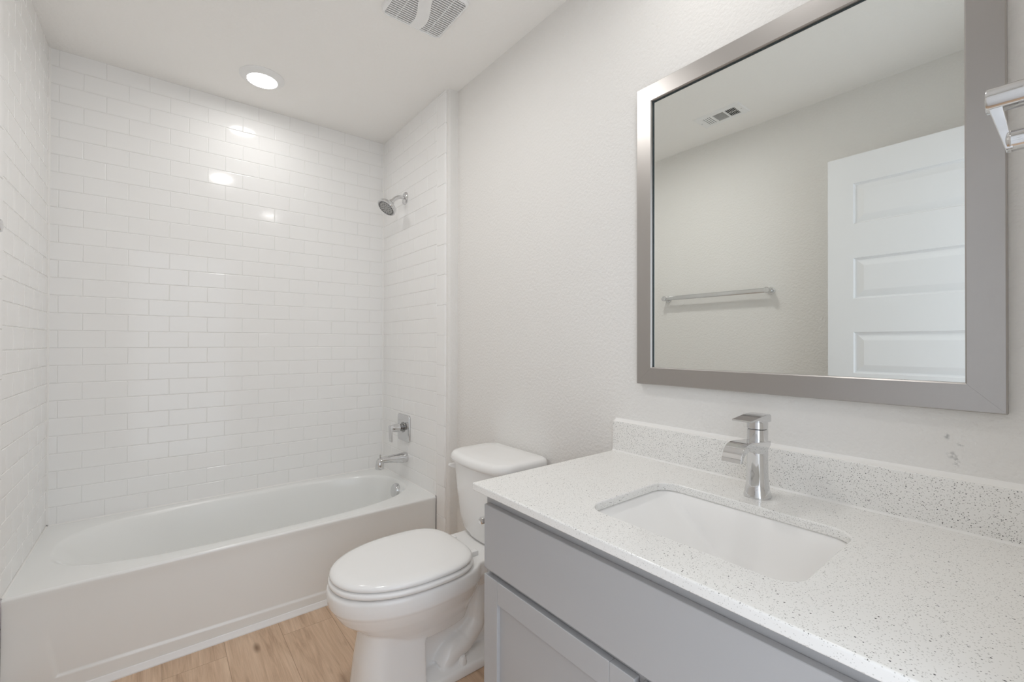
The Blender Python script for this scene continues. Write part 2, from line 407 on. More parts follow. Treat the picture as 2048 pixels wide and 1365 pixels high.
bm = bmesh.new(); lathe(bm, (Dx1, Dy1-0.06, 0.93), (1,0,0), [(0, 0.033), (0.006, 0.033), (0.010, 0.012), (0.030, 0.012), (0.036, 0.024), (0.050, 0.029), (0.060, 0.024), (0.063, 0.01)])
lathe(bm, (Dx0, Dy1-0.06, 0.93), (-1,0,0), [(0, 0.033), (0.006, 0.033), (0.010, 0.012), (0.030, 0.012), (0.036, 0.024), (0.050, 0.029), (0.060, 0.024), (0.063, 0.01)])
obj('door_knob', bm, M['nickel'], door, smooth=40)

# ------------------------------------------------------------------ ceiling lights
def downlight(loc, label, strength):
    t = thing('ceiling_light', label, 'ceiling light', loc, 'round recessed ceiling lights')
    x, y, z = loc; bm = bmesh.new()
    lathe(bm, (x, y, z), (0,0,-1), [(0, 0.097), (0.003, 0.097), (0.006, 0.093), (0.018, 0.070), (0.019, 0.0655), (0.016, 0.0645)], 64, True, False)
    obj('trim_ring', bm, M['white'], t, smooth=40)
    bm = bmesh.new(); lathe(bm, (x, y, z), (0,0,-1), [(0.012, 0.0644), (0.0165, 0.0644), (0.0180, 0.050), (0.0186, 0.020)], 64, False, True)
    obj('diffuser', bm, glow('led_diffuser', strength, (1.0, 0.985, 0.965)), t, smooth=60)
    return t
downlight((0.386, 2.452, ZC), 'round white ceiling light glowing over the bathtub', LAMPS[0])
downlight((0.370, 1.445, ZC), 'round ceiling light in the middle of the room, between bathtub and doorway', LAMPS[1])
downlight((0.860, 0.550, ZC), 'round ceiling light straight above the vanity sink', LAMPS[2])

# ---- exhaust fan grille above the toilet
FX, FY, FH = 0.790, 1.535, 0.130
t = thing('exhaust_fan', 'white square exhaust fan grille on the ceiling above the toilet', 'exhaust fan', (FX, FY, ZC))
bm = bmesh.new()
o1, o2, o3, o4 = [rrect(FX, FY, FH+d, FH+d, 0.030+d, 6) for d in (0.0, -0.003, -0.012, -0.014)]
loft(bm, [z_loop(o1, ZC), z_loop(o1, ZC-0.006), z_loop(o2, ZC-0.014), z_loop(o3, ZC-0.019), z_loop(o4, ZC-0.017), z_loop(o4, ZC-0.001)], False, False)
obj('frame', bm, M['white'], t, smooth=40)
bm = bmesh.new(); o5 = rrect(FX, FY, FH-0.0135, FH-0.0135, 0.016, 6)
bm.faces.new([bm.verts.new(p) for p in z_loop(o5, ZC-0.0012)])
obj('fan_housing', bm, M['housing'], t)
def wave(y): return FX - 0.004 + 0.020*math.sin((y-FY)/FH*2.6)
bm = bmesh.new(); ys = [FY - FH + 0.013 + (2*FH-0.026)*i/40 for i in range(41)]
hw = lambda y: 0.020 + 0.006*math.cos((y-FY)/FH*1.5)
lo = [(wave(y)-hw(y), y) for y in ys]; hi = [(wave(y)+hw(y), y) for y in ys]
poly = lo + hi[::-1]
va = [bm.verts.new((x, y, ZC-0.0175)) for x, y in poly]; vb = [bm.verts.new((x, y, ZC-0.008)) for x, y in poly]
for i in range(40):
    bm.faces.new((va[i], va[i+1], va[80-i], va[81-i])); bm.faces.new((vb[i], vb[81-i], vb[80-i], vb[i+1]))
n_ = len(poly)
for i in range(n_): bm.faces.new((va[i], vb[i], vb[(i+1) % n_], va[(i+1) % n_]))
obj('center_band', bm, M['white'], t, smooth=40)
bm = bmesh.new(); ns = 21
for i in range(ns):
    y = FY - FH + 0.020 + (2*FH-0.040)*i/(ns-1)
    xe = FH-0.0145 if abs(y-FY) < FH-0.03 else FH-0.0145-0.006
    for a, b in ((FX-xe, wave(y)-hw(y)+0.002), (wave(y)+hw(y)-0.002, FX+xe)):
        prism(bm, [(y-0.0030, ZC-0.0168), (y+0.0014, ZC-0.0168), (y+0.0034, ZC-0.007), (y+0.0012, ZC-0.007)], lambda p, q, d: (d, p, q), a, b)
for xx in (FX-0.068, FX+0.068): box(bm, xx-0.0012, xx+0.0012, FY-FH+0.014, FY+FH-0.014, ZC-0.0155, ZC-0.004)
obj('louvers', bm, M['white'], t)

# ---- supply air register, seen in the mirror
VX, VY = -0.120, 1.236
t = thing('air_register', 'white rectangular three way air register on the ceiling, reflected in the mirror', 'air vent', (VX, VY, ZC))
bm = bmesh.new(); hx, hy = 0.076, 0.130
slots = [(VY+0.037, VY+0.093), (VY-0.030, VY+0.030), (VY-0.093, VY-0.037)]
zt_, zb_ = ZC, ZC-0.006
ax, bx_ = VX-0.044, VX+0.044
q_ = lambda hx_, hy_, z: [(VX-hx_, VY-hy_, z), (VX+hx_, VY-hy_, z), (VX+hx_, VY+hy_, z), (VX-hx_, VY+hy_, z)]
loft(bm, [q_(hx, hy, zt_), q_(hx, hy, zt_-0.001), q_(hx-0.006, hy-0.006, zb_), q_(0.044, 0.093, zb_), q_(0.044, 0.093, zt_-0.0005)], False, False)
for y_ in (VY-0.0335, VY+0.0335): box(bm, ax, bx_, y_-0.0035, y_+0.0035, zb_, zt_-0.0005)
obj('face_plate', bm, M['white'], t)
bm = bmesh.new(); box(bm, ax, bx_, VY-0.094, VY+0.094, ZC-0.0012, ZC-0.0004); obj('duct_opening', bm, M['duct'], t)
bm = bmesh.new()
for k, (a, b) in enumerate(slots):
    if k == 1:
        for i in range(9):
            x = ax + 0.005 + i*(bx_-ax-0.010)/8
            prism(bm, [(x-0.0006, zb_+0.0005), (x+0.0006, zb_+0.0005), (x-0.0004, ZC-0.0012), (x-0.0016, ZC-0.0012)], lambda p, q, d: (p, d, q), a, b)
    else:
        if k == 0:
            for i in range(5):
                y = a + 0.0005 + i*0.0117
                prism(bm, [(y, zb_+0.0003), (y+0.0083, zb_+0.0003), (y+0.0083, zb_+0.0013), (y, zb_+0.0013)], lambda p, q, d: (d, p, q), ax, bx_)
        else:
          for i in range(6):
            y = a + 0.005 + i*(b-a-0.010)/5; s = -0.0030 if k == 0 else 0.0035
            prism(bm, [(y-0.0008, zb_+0.0003), (y+0.0008, zb_+0.0003), (y+0.0008+s, ZC-0.0012), (y-0.0008+s, ZC-0.0012)], lambda p, q, d: (d, p, q), ax, bx_)
        if k == 2: box(bm, VX-0.001, VX+0.001, a, b, zb_+0.001, zb_+0.003)
obj('louvers', bm, M['white'], t)
for sy in (-1, 1):
    bm = bmesh.new(); lathe(bm, (VX, VY+sy*0.112, zb_), (0,0,-1), [(0, 0.004), (0.001, 0.0035), (0.0015, 0.001)], 16); obj('screw', bm, M['housing'], t)

# ------------------------------------------------------------------ bathtub
tub = thing('bathtub', 'white alcove bathtub with smooth apron under the tiled walls', 'bathtub', ((XL+XT)/2, YT, 0))
bm = bmesh.new(); N = 96
x0, x1, y0, y1 = XL+0.001, XT-0.001, YT+0.010, YB-0.001
bcx, bcy, bhx, bhy = (-0.318+1.098)/2, 2.437, (1.098+0.318)/2, 0.302
def tub_loop(l, r, f, b, z, e):
    return [(x, y, z) for x, y in superell((l+r)/2, (f+b)/2, (r-l)/2, (b-f)/2, e, N)]
def rect_loop(x0, x1, y0, y1, z):
    out = []
    cx, cy = bcx, bcy
    for i in range(N):
        a = 2*PI*i/N; c, s = math.cos(a), math.sin(a)
        tx = ((x1-cx)/c if c > 0 else (x0-cx)/c) if abs(c) > 1e-9 else 1e9
        ty = ((y1-cy)/s if s > 0 else (y0-cy)/s) if abs(s) > 1e-9 else 1e9
        k = min(tx, ty); out.append([cx+c*k, cy+s*k, z])
    for qx, qy in ((x0,y0),(x0,y1),(x1,y0),(x1,y1)):        # snap the nearest ray onto each corner
        i = min(range(N), key=lambda j: (out[j][0]-qx)**2 + (out[j][1]-qy)**2); out[i][0], out[i][1] = qx, qy
    return [tuple(p) for p in out]
L_, R_, F_, B_ = -0.322, 1.098, 2.137, 2.742
loops = [rect_loop(x0, x1, y0, y1, ZT-0.03), rect_loop(x0, x1, y0, y1, ZT),
         tub_loop(L_-0.004, R_+0.006, F_-0.006, B_+0.004, ZT, 2.9),
         tub_loop(L_+0.003, R_, F_, B_-0.002, ZT-0.0015, 2.9), tub_loop(L_+0.010, R_-0.005, F_+0.005, B_-0.007, ZT-0.006, 2.9),
         tub_loop(L_+0.022, R_-0.010, F_+0.010, B_-0.012, ZT-0.016, 2.9),
         tub_loop(L_+0.07, R_-0.020, F_+0.022, B_-0.022, ZT-0.06, 3.0), tub_loop(L_+0.15, R_-0.040, F_+0.040, B_-0.040, ZT-0.15, 3.1),
         tub_loop(L_+0.235, R_-0.062, F_+0.058, B_-0.058, ZT-0.245, 3.2), tub_loop(L_+0.27, R_-0.080, F_+0.075, B_-0.075, ZT-0.285, 3.2),
         tub_loop(L_+0.33, R_-0.125, F_+0.115, B_-0.115, ZT-0.308, 3.0), tub_loop(L_+0.55, R_-0.35, F_+0.22, B_-0.22, ZT-0.314, 2.5)]
loft(bm, loops, False, True)
obj('basin', bm, M['acrylic'], tub, smooth=60)
# apron: rolled top edge, broad recessed field, toe ledge
def apron():
    bm = bmesh.new()
    xa, xb = XL+0.001, XT-0.001
    def sst(t): t = max(0.0, min(1.0, t)); return t*t*(3-2*t)
    def proud(x, z):
        # the skirt stands forward of the broad field along its foot and, fading upwards, along its left end
        zb = 0.073 - (x+0.262)*0.0185
        foot = 1 - sst((z-zb+0.005)/0.010)
        xl = -0.262 - (z-0.073)*0.17
        left = (1 - sst((x-xl+0.0045)/0.009)) * (1 - sst((z-0.09)/0.17))
        return 0.0055*max(foot, left)
    xs = [xa] + [-0.34+0.0035*i for i in range(27)] + [-0.24+0.04*i for i in range(34)] + [xb]
    zs = [0.0, 0.02] + [0.036+0.0022*i for i in range(22)] + [0.09+0.015*i for i in range(18)] + [ZT-0.010]
    g = [[bm.verts.new((x, YT+0.0055-proud(x, z)-0.004*max(0, (z-0.30)/(ZT-0.31))**2, z)) for x in xs] for z in zs]
    for a, b in zip(g, g[1:]):
        for k in range(len(xs)-1): bm.faces.new((a[k], a[k+1], b[k+1], b[k]))
    y_ = YT+0.0015
    prev = g[-1]
    for t in [i*PI/2/6 for i in range(1, 7)]:
        row = [bm.verts.new((x, y_+0.010-0.010*math.cos(t), ZT-0.010+0.010*math.sin(t))) for x in xs]
        for k in range(len(xs)-1): bm.faces.new((prev[k], prev[k+1], row[k+1], row[k]))
        prev = row
    bk = [[bm.verts.new((x, YT+0.014, z)) for x in (xa, xb)] for z in (0.0, ZT)]
    bm.faces.new((bk[0][0], bk[0][1], bk[1][1], bk[1][0]))
    return bm
obj('apron', apron(), M['acrylic'], tub, smooth=35)
# overflow plate on the drain-end slope and drain
n_ov = Vector((-1, -0.02, 0.22)).normalized(); p_ov = Vector((1.068, 2.437, 0.312))
bm = bmesh.new(); lathe(bm, p_ov + Vector((0.012, 0, 0)), n_ov, [(0, 0.041), (0.014, 0.041), (0.019, 0.038), (0.021, 0.030), (0.0215, 0.004)], 48)
tag(obj('overflow_plate', bm, M['chrome'], tub, smooth=35), 'round chrome overflow plate')
bm = bmesh.new(); lathe(bm, (0.86, 2.437, ZT-0.318), (0,0,1), [(0, 0.035), (0.006, 0.035), (0.009, 0.030), (0.008, 0.018), (0.016, 0.016), (0.018, 0.004)], 40)
tag(obj('drain', bm, M['chrome'], tub, smooth=35), 'chrome tub drain')
# caulk bead where tub meets tile
bm = bmesh.new(); r = 0.005
prism(bm, [(YB-0.0004, ZT), (YB-r, ZT), (YB-r*.4, ZT+r*.4), (YB-0.0004, ZT+r)], lambda a, b, d: (d, a, b), XL+0.0065, XT-0.0065)
prism(bm, [(XL+0.0004, ZT), (XL+r, ZT), (XL+r*.4, ZT+r*.4), (XL+0.0004, ZT+r)], lambda a, b, d: (a, d, b), YT+0.008, YB-0.0065)
prism(bm, [(XT-0.0004, ZT), (XT-r, ZT), (XT-r*.4, ZT+r*.4), (XT-0.0004, ZT+r)], lambda a, b, d: (a, d, b), YT+0.008, YB-0.0065)
obj('caulk_bead', bm, M['caulk'], tub)

# ---- shower head
SY = 2.455
t = thing('shower_fixture', 'chrome shower head on a short bent arm high on the tiled wall', 'shower head', (XT, SY, 2.03))
bm = bmesh.new(); lathe(bm, (XT, SY, 2.028), (-1,0,0), [(0, 0.037), (0.003, 0.037), (0.007, 0.034), (0.011, 0.022), (0.013, 0.012)], 40); obj('flange', bm, M['chrome'], t, smooth=35)
pth = spline([(XT-0.004, SY, 2.028), (1.105, SY, 2.029), (1.082, SY, 2.020), (1.062, SY, 2.002), (1.050, SY, 1.988)], 8)
bm = bmesh.new(); tube(bm, pth, 0.0105, 20); obj('arm', bm, M['chrome'], t, smooth=40)
ax_h = Vector((-0.62, -0.10, -0.78)).normalized(); hp = Vector((1.055, SY, 1.994))
bm = bmesh.new(); lathe(bm, hp, ax_h, [(0, 0.013), (0.004, 0.0165), (0.014, 0.0165), (0.017, 0.013), (0.022, 0.018), (0.030, 0.032), (0.040, 0.050), (0.046, 0.055), (0.060, 0.057), (0.063, 0.0545), (0.0635, 0.050)], 56, True, False)
obj('head', bm, M['chrome'], t, smooth=35)
bm = bmesh.new(); lathe(bm, hp, ax_h, [(0.060, 0.051), (0.0625, 0.050), (0.0625, 0.034), (0.065, 0.032), (0.065, 0.001)], 56, False, True)
nbase = len(bm.faces)
d, u, v = frame_axes(ax_h)
for rr, k in ((0.043, 22), (0.026, 12), (0.012, 6)):
    for i in range(k):
        a = 2*PI*i/k; c = hp + d*0.062 + (u*math.cos(a)+v*math.sin(a))*rr
        lathe(bm, c, d, [(0, 0.0028), (0.0055, 0.0020)], 8)
bm.faces.ensure_lookup_table()
for f_ in list(bm.faces)[nbase:]: f_.material_index = 1
face = obj('nozzle_face', bm, plain('satin_grey_nozzle_face', (0.42, 0.42, 0.41), 0.30, 0.55), t, smooth=35)
face.data.materials.append(M['rubber'])
tag(face, 'grey nozzle face')

# ---- pressure valve
t = thing('shower_valve', 'chrome shower valve with square plate and drop lever handle', 'shower valve', (XT, SY, 0.668))
zc = 0.668
bm = bmesh.new()
lo = lambda h, r_: [(SY+a, zc+b) for a, b in rrect(0, 0, 0.079+h, 0.078+h, r_, 6)]
loft(bm, [[(XT-d_, y, z) for y, z in lo(h, 0.018+h)] for d_, h in ((0, 0), (0.008, 0), (0.0105, -0.0015), (0.0115, -0.004))])
obj('escutcheon', bm, M['chrome'], t, smooth=35)
bm = bmesh.new(); lathe(bm, (XT-0.011, SY, zc+0.004), (-1,0,0), [(0, 0.030), (0.004, 0.030), (0.005, 0.021), (0.022, 0.021), (0.023, 0.018), (0.026, 0.018)], 40)
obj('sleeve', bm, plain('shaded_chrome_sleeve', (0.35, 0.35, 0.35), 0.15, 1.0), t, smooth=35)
bm = bmesh.new(); lathe(bm, (XT-0.035, SY, zc+0.004), (-1,0,0), [(0, 0.0235), (0.002, 0.025), (0.020, 0.0245), (0.048, 0.020), (0.050, 0.018)], 40)
pf = [(XT-0.076, zc+0.022), (XT-0.092, zc+0.021), (XT-0.096, zc+0.016), (XT-0.090, zc-0.073), (XT-0.082, zc-0.073), (XT-0.083, zc-0.010), (XT-0.076, zc-0.010)]
prism(bm, pf, lambda a, b, d_: (a, d_, b), SY-0.017, SY+0.017)
obj('handle', bm, M['chrome'], t, smooth=35, bevel=0.002)

# ---- tub spout
PY = 2.437
t = thing('tub_spout', 'chrome tub spout with diverter knob above the tub end', 'tub spout', (XT, PY, 0.497))
bm = bmesh.new()
sec = [(0.000, 0.497, 0.032, 0.030), (0.012, 0.497, 0.033, 0.031), (0.030, 0.497, 0.0315, 0.029), (0.090, 0.502, 0.027, 0.022), (0.135, 0.503, 0.0255, 0.0185), (0.155, 0.502, 0.0245, 0.0175), (0.168, 0.499, 0.022, 0.015)]
loft(bm, [[(XT-t_, PY+hy_*math.cos(a), z_+hz_*math.sin(a)) for a in [2*PI*i/32 for i in range(32)]] for t_, z_, hy_, hz_ in sec])
lathe(bm, (XT-0.158, PY, 0.510), (-0.06, 0, -1), [(0, 0.016), (0.010, 0.0215), (0.030, 0.0235), (0.052, 0.0245), (0.055, 0.0235)], 32)
obj('body', bm, M['chrome'], t, smooth=40)
bm = bmesh.new(); cyl(bm, (XT-0.158, PY, 0.508), (XT-0.158, PY, 0.530), 0.0045, 16); lathe(bm, (XT-0.158, PY, 0.528), (0,0,1), [(0, 0.0055), (0.006, 0.0055), (0.008, 0.003)], 16)
obj('diverter_knob', bm, M['chrome'], t, smooth=35)

# ------------------------------------------------------------------ toilet
toi = thing('toilet', 'white two piece elongated toilet with closed lid between tub and vanity', 'toilet', (0.80, TY, 0))
def egg(xf, xm, xb, hw_, e_b=3.0, e_f=2.1, n=72, front=0):
    """outline with a rounded front at xf, widest at xm, squarer back at xb"""
    out = []
    for i in range(n):
        a = 2*PI*i/n; c, s = math.cos(a), math.sin(a)
        if c < 0: e = e_f; hx = xm-xf
        else: e = e_b; hx = xb-xm
        out.append((xm + hx*sgn(c)*abs(c)**(2/e), TY + hw_*sgn(s)*abs(s)**(2/e)))
    return out
bm = bmesh.new()
Z = z_loop
# bowl: rim band, belly, then in towards the pedestal
loft(bm, [Z(egg(0.60, 0.70, 0.90, 0.085), 0.17), Z(egg(0.545, 0.69, 0.905, 0.108), 0.215), Z(egg(0.490, 0.69, 0.915, 0.138), 0.255), Z(egg(0.448, 0.69, 0.92, 0.163), 0.290), Z(egg(0.430, 0.69, 0.925, 0.176), 0.318),
          Z(egg(0.424, 0.69, 0.93, 0.181), 0.330), Z(egg(0.417, 0.69, 0.93, 0.186), 0.338), Z(egg(0.413, 0.69, 0.93, 0.189), 0.360),
          Z(egg(0.413, 0.69, 0.93, 0.189), 0.384), Z(egg(0.419, 0.69, 0.925, 0.185), 0.392)])
# deck under the tank
loft(bm, [Z([(x, y) for x, y in rrect(0.985, TY, 0.185, 0.085, 0.05)], 0.28), Z(rrect(0.985, TY, 0.190, 0.118, 0.06), 0.318), Z(rrect(0.985, TY, 0.193, 0.132, 0.06), 0.345), Z(rrect(0.985, TY, 0.193, 0.134, 0.06), 0.384), Z(rrect(0.985, TY, 0.190, 0.131, 0.057), 0.392)])
# shaped front pedestal
def ped(xf, xb, hw_, z, r=0.05): 
    return Z([(x, y) for x, y in rrect((xf+xb)/2, TY, (xb-xf)/2, hw_, r)], z)
def ped2(xf, xb, hf, hb, z):
    out = []
    for i in range(25):
        a = PI/2 + PI*i/24
        out.append((xf + 0.075 + 0.075*math.cos(a)*1.0, TY + hf*sgn(math.sin(a))*abs(math.sin(a))**0.75))
    return Z([(xb, TY+hb)] + out + [(xb, TY-hb)], z)
loft(bm, [ped2(0.488, 0.700, 0.108, 0.112, 0.0), ped2(0.488, 0.700, 0.108, 0.112, 0.012), ped2(0.493, 0.700, 0.101, 0.105, 0.06), ped2(0.502, 0.702, 0.093, 0.098, 0.14), ped2(0.512, 0.705, 0.090, 0.094, 0.20), ped2(0.520, 0.71, 0.095, 0.098, 0.245), ped2(0.53, 0.71, 0.105, 0.105, 0.275)])
# rear body core, trapway bulges and the foot
loft(bm, [Z(rrect(0.86, TY, 0.19, 0.050, 0.04), 0.0), Z(rrect(0.86, TY, 0.19, 0.050, 0.04), 0.12), Z(rrect(0.88, TY, 0.20, 0.062, 0.05), 0.22), Z(rrect(0.90, TY, 0.22, 0.085, 0.06), 0.33)])
loft(bm, [Z(rrect(0.840, TY, 0.215, 0.120, 0.085), 0.0), Z(rrect(0.840, TY, 0.215, 0.120, 0.085), 0.022), Z(rrect(0.840, TY, 0.211, 0.116, 0.085), 0.032), Z(rrect(0.840, TY, 0.17, 0.070, 0.06), 0.048)])
for s in (-1, 1):
    tube(bm, spline([(0.700, TY+s*0.050, 0.235), (0.770, TY+s*0.054, 0.215), (0.830, TY+s*0.056, 0.245), (0.870, TY+s*0.054, 0.295), (0.90, TY+s*0.048, 0.335)], 8), [0.034]*8+[0.030]*16+[0.026]*9, 18)
    tube(bm, spline([(0.975, TY+s*0.038, 0.330), (0.945, TY+s*0.046, 0.270), (0.932, TY+s*0.052, 0.205), (0.922, TY+s*0.054, 0.140), (0.872, TY+s*0.056, 0.092), (0.815, TY+s*0.056, 0.070), (0.785, TY+s*0.054, 0.035)], 8), [0.034]*16+[0.036]*8+[0.040]*8+[0.043]*17, 18)
bowl = obj('bowl', bm, M['ceramic'], toi)
rm = bowl.modifiers.new('fuse', 'REMESH'); rm.mode = 'VOXEL'; rm.voxel_size = 0.0042; rm.use_smooth_shade = True
sm = bowl.modifiers.new('glaze', 'SMOOTH'); sm.factor = 0.5; sm.iterations = 7
# seat, lid, hinges
bm = bmesh.new()
def lidl(g, z): return Z(egg(0.419+g, 0.687, 0.886-g, 0.191-g, 3.2), z)
loft(bm, [lidl(0.006, 0.396), lidl(0.001, 0.399), lidl(-0.001, 0.405), lidl(0.0, 0.410), lidl(0.004, 0.4145), lidl(0.010, 0.4155)])
obj('seat', bm, M['plastic'], toi, smooth=50)
bm = bmesh.new()
loft(bm, [lidl(0.012, 0.4165), lidl(0.006, 0.4185), lidl(0.003, 0.423), lidl(0.004, 0.4285), lidl(0.010, 0.434), lidl(0.022, 0.4372), lidl(0.05, 0.4392), lidl(0.12, 0.4405)])
obj('lid', bm, M['plastic'], toi, smooth=60)
for s in (-1, 1):
    bm = bmesh.new(); box(bm, 0.872, 0.918, TY+s*0.075-0.012, TY+s*0.075+0.012, 0.391, 0.410); obj('hinge', bm, M['plastic'], toi, bevel=0.003)
    bm = bmesh.new(); lathe(bm, (0.845, TY+s*0.094, 0.033), (0,0,1), [(0, 0.0165), (0.004, 0.0165), (0.022, 0.0125), (0.027, 0.010), (0.029, 0.003)], 28)
    obj('bolt_cap', bm, M['plastic'], toi, smooth=40)
# tank
def tank_loop(xf, xb, hw_, r, bow, z, n=9):
    pts = rrect((xf+xb)/2, TY+0.004, (xb-xf)/2, hw_, r, n); out = []
    # insert extra points along the front edge so that it can bow
    k = 2*(n+1)
    front = pts[n+1+n:n+1+n+2]
    seq = pts[:2*n+2-0]
    res = []
    for i, p in enumerate(pts):
        res.append(p)
        if i == 2*n+1:
            q = pts[2*n+2]
            for m in range(1, 12): f_ = m/12; res.append((p[0]+(q[0]-p[0])*f_, p[1]+(q[1]-p[1])*f_))
    mid = (xf+xb)/2
    for x, y in res:
        w_ = max(0, (mid-x)/(mid-xf)); out.append((x - bow*w_*(1-((y-TY-0.004)/hw_)**2), y, z))
    return out
bm = bmesh.new()
XBK = XR-0.016
loft(bm, [tank_loop(1.015, XBK-0.02, 0.110, 0.045, 0.020, 0.393), tank_loop(1.000, XBK-0.010, 0.136, 0.05, 0.024, 0.398), tank_loop(0.992, XBK, 0.154, 0.05, 0.026, 0.420), tank_loop(0.985, XBK, 0.164, 0.046, 0.028, 0.47), tank_loop(0.976, XBK, 0.171, 0.042, 0.030, 0.57),
          tank_loop(0.970, XBK, 0.176, 0.040, 0.030, 0.66), tank_loop(0.968, XBK, 0.177, 0.040, 0.030, 0.690)])
obj('tank', bm, M['ceramic'], toi, smooth=50)
bm = bmesh.new()
loft(bm, [tank_loop(0.966, XBK+0.006, 0.184, 0.045, 0.030, 0.686), tank_loop(0.958, XBK+0.010, 0.191, 0.048, 0.032, 0.689), tank_loop(0.955, XBK+0.011, 0.194, 0.050, 0.033, 0.700), tank_loop(0.958, XBK+0.011, 0.192, 0.050, 0.033, 0.714),
          tank_loop(0.966, XBK+0.007, 0.187, 0.048, 0.032, 0.7225), tank_loop(0.980, XBK-0.004, 0.174, 0.040, 0.030, 0.7255), tank_loop(1.03, XBK-0.05, 0.13, 0.02, 0.02, 0.7265)])
obj('tank_lid', bm, M['ceramic'], toi, smooth=60)
bm = bmesh.new()
cyl(bm, (1.022, TY+0.174, 0.634), (1.022, TY+0.200, 0.634), 0.0165, 28, 0.003)
loft(bm, [[(x_, TY+0.194+dy, z_) for dy, z_ in ((-0.001, zc_-h_), (0.010, zc_-h_), (0.012, zc_), (0.010, zc_+h_), (-0.001, zc_+h_))] for x_, zc_, h_ in ((1.034, 0.634, 0.010), (1.020, 0.638, 0.0155), (1.000, 0.643, 0.0135), (0.985, 0.648, 0.0105), (0.968, 0.652, 0.0075), (0.960, 0.653, 0.004))])
tag(obj('flush_lever', bm, M['plastic'], toi, smooth=60, bevel=0.0015), 'white side flush lever')

# ------------------------------------------------------------------ vanity
YV = 0.937                                       # toilet-side face of the cabinet
van = thing('vanity_cabinet', 'grey bathroom vanity cabinet with flat drawer front and shaker doors', 'vanity', (0.93, 0.46, 0))
XFF, XDF = 0.662, 0.645
bm = bmesh.new()
ca, cb, c0, c1 = XFF, XR-0.001, YF+0.001, YV                # open-topped carcass: outer shell with an inner well under the sink
zt = 0.7955; wl = 0.018
out = [(ca, c0), (cb, c0), (cb, c1), (ca, c1)]; inn = [(ca+wl, c0+wl), (cb-0.002, c0+wl), (cb-0.002, c1-wl), (ca+wl, c1-wl)]
loft(bm, [Z0(inn, 0.12), Z0(inn, zt), Z0(out, zt), Z0(out, 0.10)], True, True)
obj('cabinet_body', bm, M['cabinet'], van, bevel=0.0012)
obj('toe_kick', bx(XFF+0.07, XR-0.001, YF+0.001, YV-0.001, 0, 0.0998), M['cabinet'], van)
obj('drawer_front', bx(XDF, XFF-0.0005, YF+0.014, 0.9255, 0.6035, 0.7630), M['cabinet'], van, bevel=0.002)
def shaker(y0, y1, z0, z1):
    st = 0.055; X0, X1 = XDF, XFF-0.0005
    d = obj('door', bx(X0+0.009, X1, y0+st-0.008, y1-st+0.008, z0+st-0.008, z1-st+0.008), M['cabinet'], van)
    for a, b in ((y0, y0+st), (y1-st, y1)): obj('stile', bx(X0, X1, a, b, z0, z1), M['cabinet'], d, bevel=0.0014)
    for a, b in ((z0, z0+st), (z1-st, z1)): obj('rail', bx(X0, X1, y0+st+0.0002, y1-st-0.0002, a, b), M['cabinet'], d, bevel=0.0014)
shaker(0.472, 0.9255, 0.125, 0.5875); shaker(YF+0.014, 0.461, 0.125, 0.5875)

# countertop slab with the sink cut-out, plus backsplash
ct = thing('countertop', 'white speckled quartz vanity top with matching backsplash', 'countertop', (0.91, 0.46, ZK))
X0, X1, Y0, Y1 = 0.624, XR-0.001, YF+0.0005, 0.950
SX0, SX1, SY0, SY1 = 0.727, 1.020, 0.250, 0.656
TH = 0.0195
hole = rrect((SX0+SX1)/2, (SY0+SY1)/2, (SX1-SX0)/2, (SY1-SY0)/2, 0.045, 8)
def slab():
    bm = bmesh.new()
    outer = [(X0,Y0), (X1,Y0), (X1,Y1), (X0,Y1)]
    ov = [bm.verts.new((x, y, ZK)) for x, y in outer]; hv = [bm.verts.new((x, y, ZK)) for x, y in hole]
    es = [bm.edges.new((ov[i], ov[(i+1) % 4])) for i in range(4)] + [bm.edges.new((hv[i], hv[(i+1) % len(hv)])) for i in range(len(hv))]
    bmesh.ops.triangle_fill(bm, use_beauty=True, use_dissolve=False, edges=es)
    r_ = bmesh.ops.extrude_face_region(bm, geom=bm.faces[:])
    bmesh.ops.translate(bm, verts=[v for v in r_['geom'] if isinstance(v, bmesh.types.BMVert)], vec=(0, 0, -TH))
    return bm
obj('slab', slab(), M['quartz'], ct, bevel=0.0035, seg=3, bang=50)
obj('backsplash', bx(XR-0.019, XR-0.0005, YF+0.0005, 0.950, ZK, ZK+0.097), M['quartz'], ct, bevel=0.0015)
bm = bmesh.new(); k = 0.005
prism(bm, [(XR-0.0185, ZK-0.0005), (XR-0.019-k, ZK-0.0005), (XR-0.019-k, ZK+0.0005), (XR-0.019-k*.3, ZK+k*.35), (XR-0.0185, ZK+k)], lambda a, b, d: (a, d, b), YF+0.001, 0.9495)
prism(bm, [(XR, ZK+0.0965), (XR-0.017, ZK+0.0965), (XR-0.012, ZK+0.0985), (XR-0.004, ZK+0.101), (XR, ZK+0.106)], lambda a, b, d: (a, d, b), YF+0.001, 0.950)
obj('caulk_bead', bm, M['caulk'], ct, smooth=60)

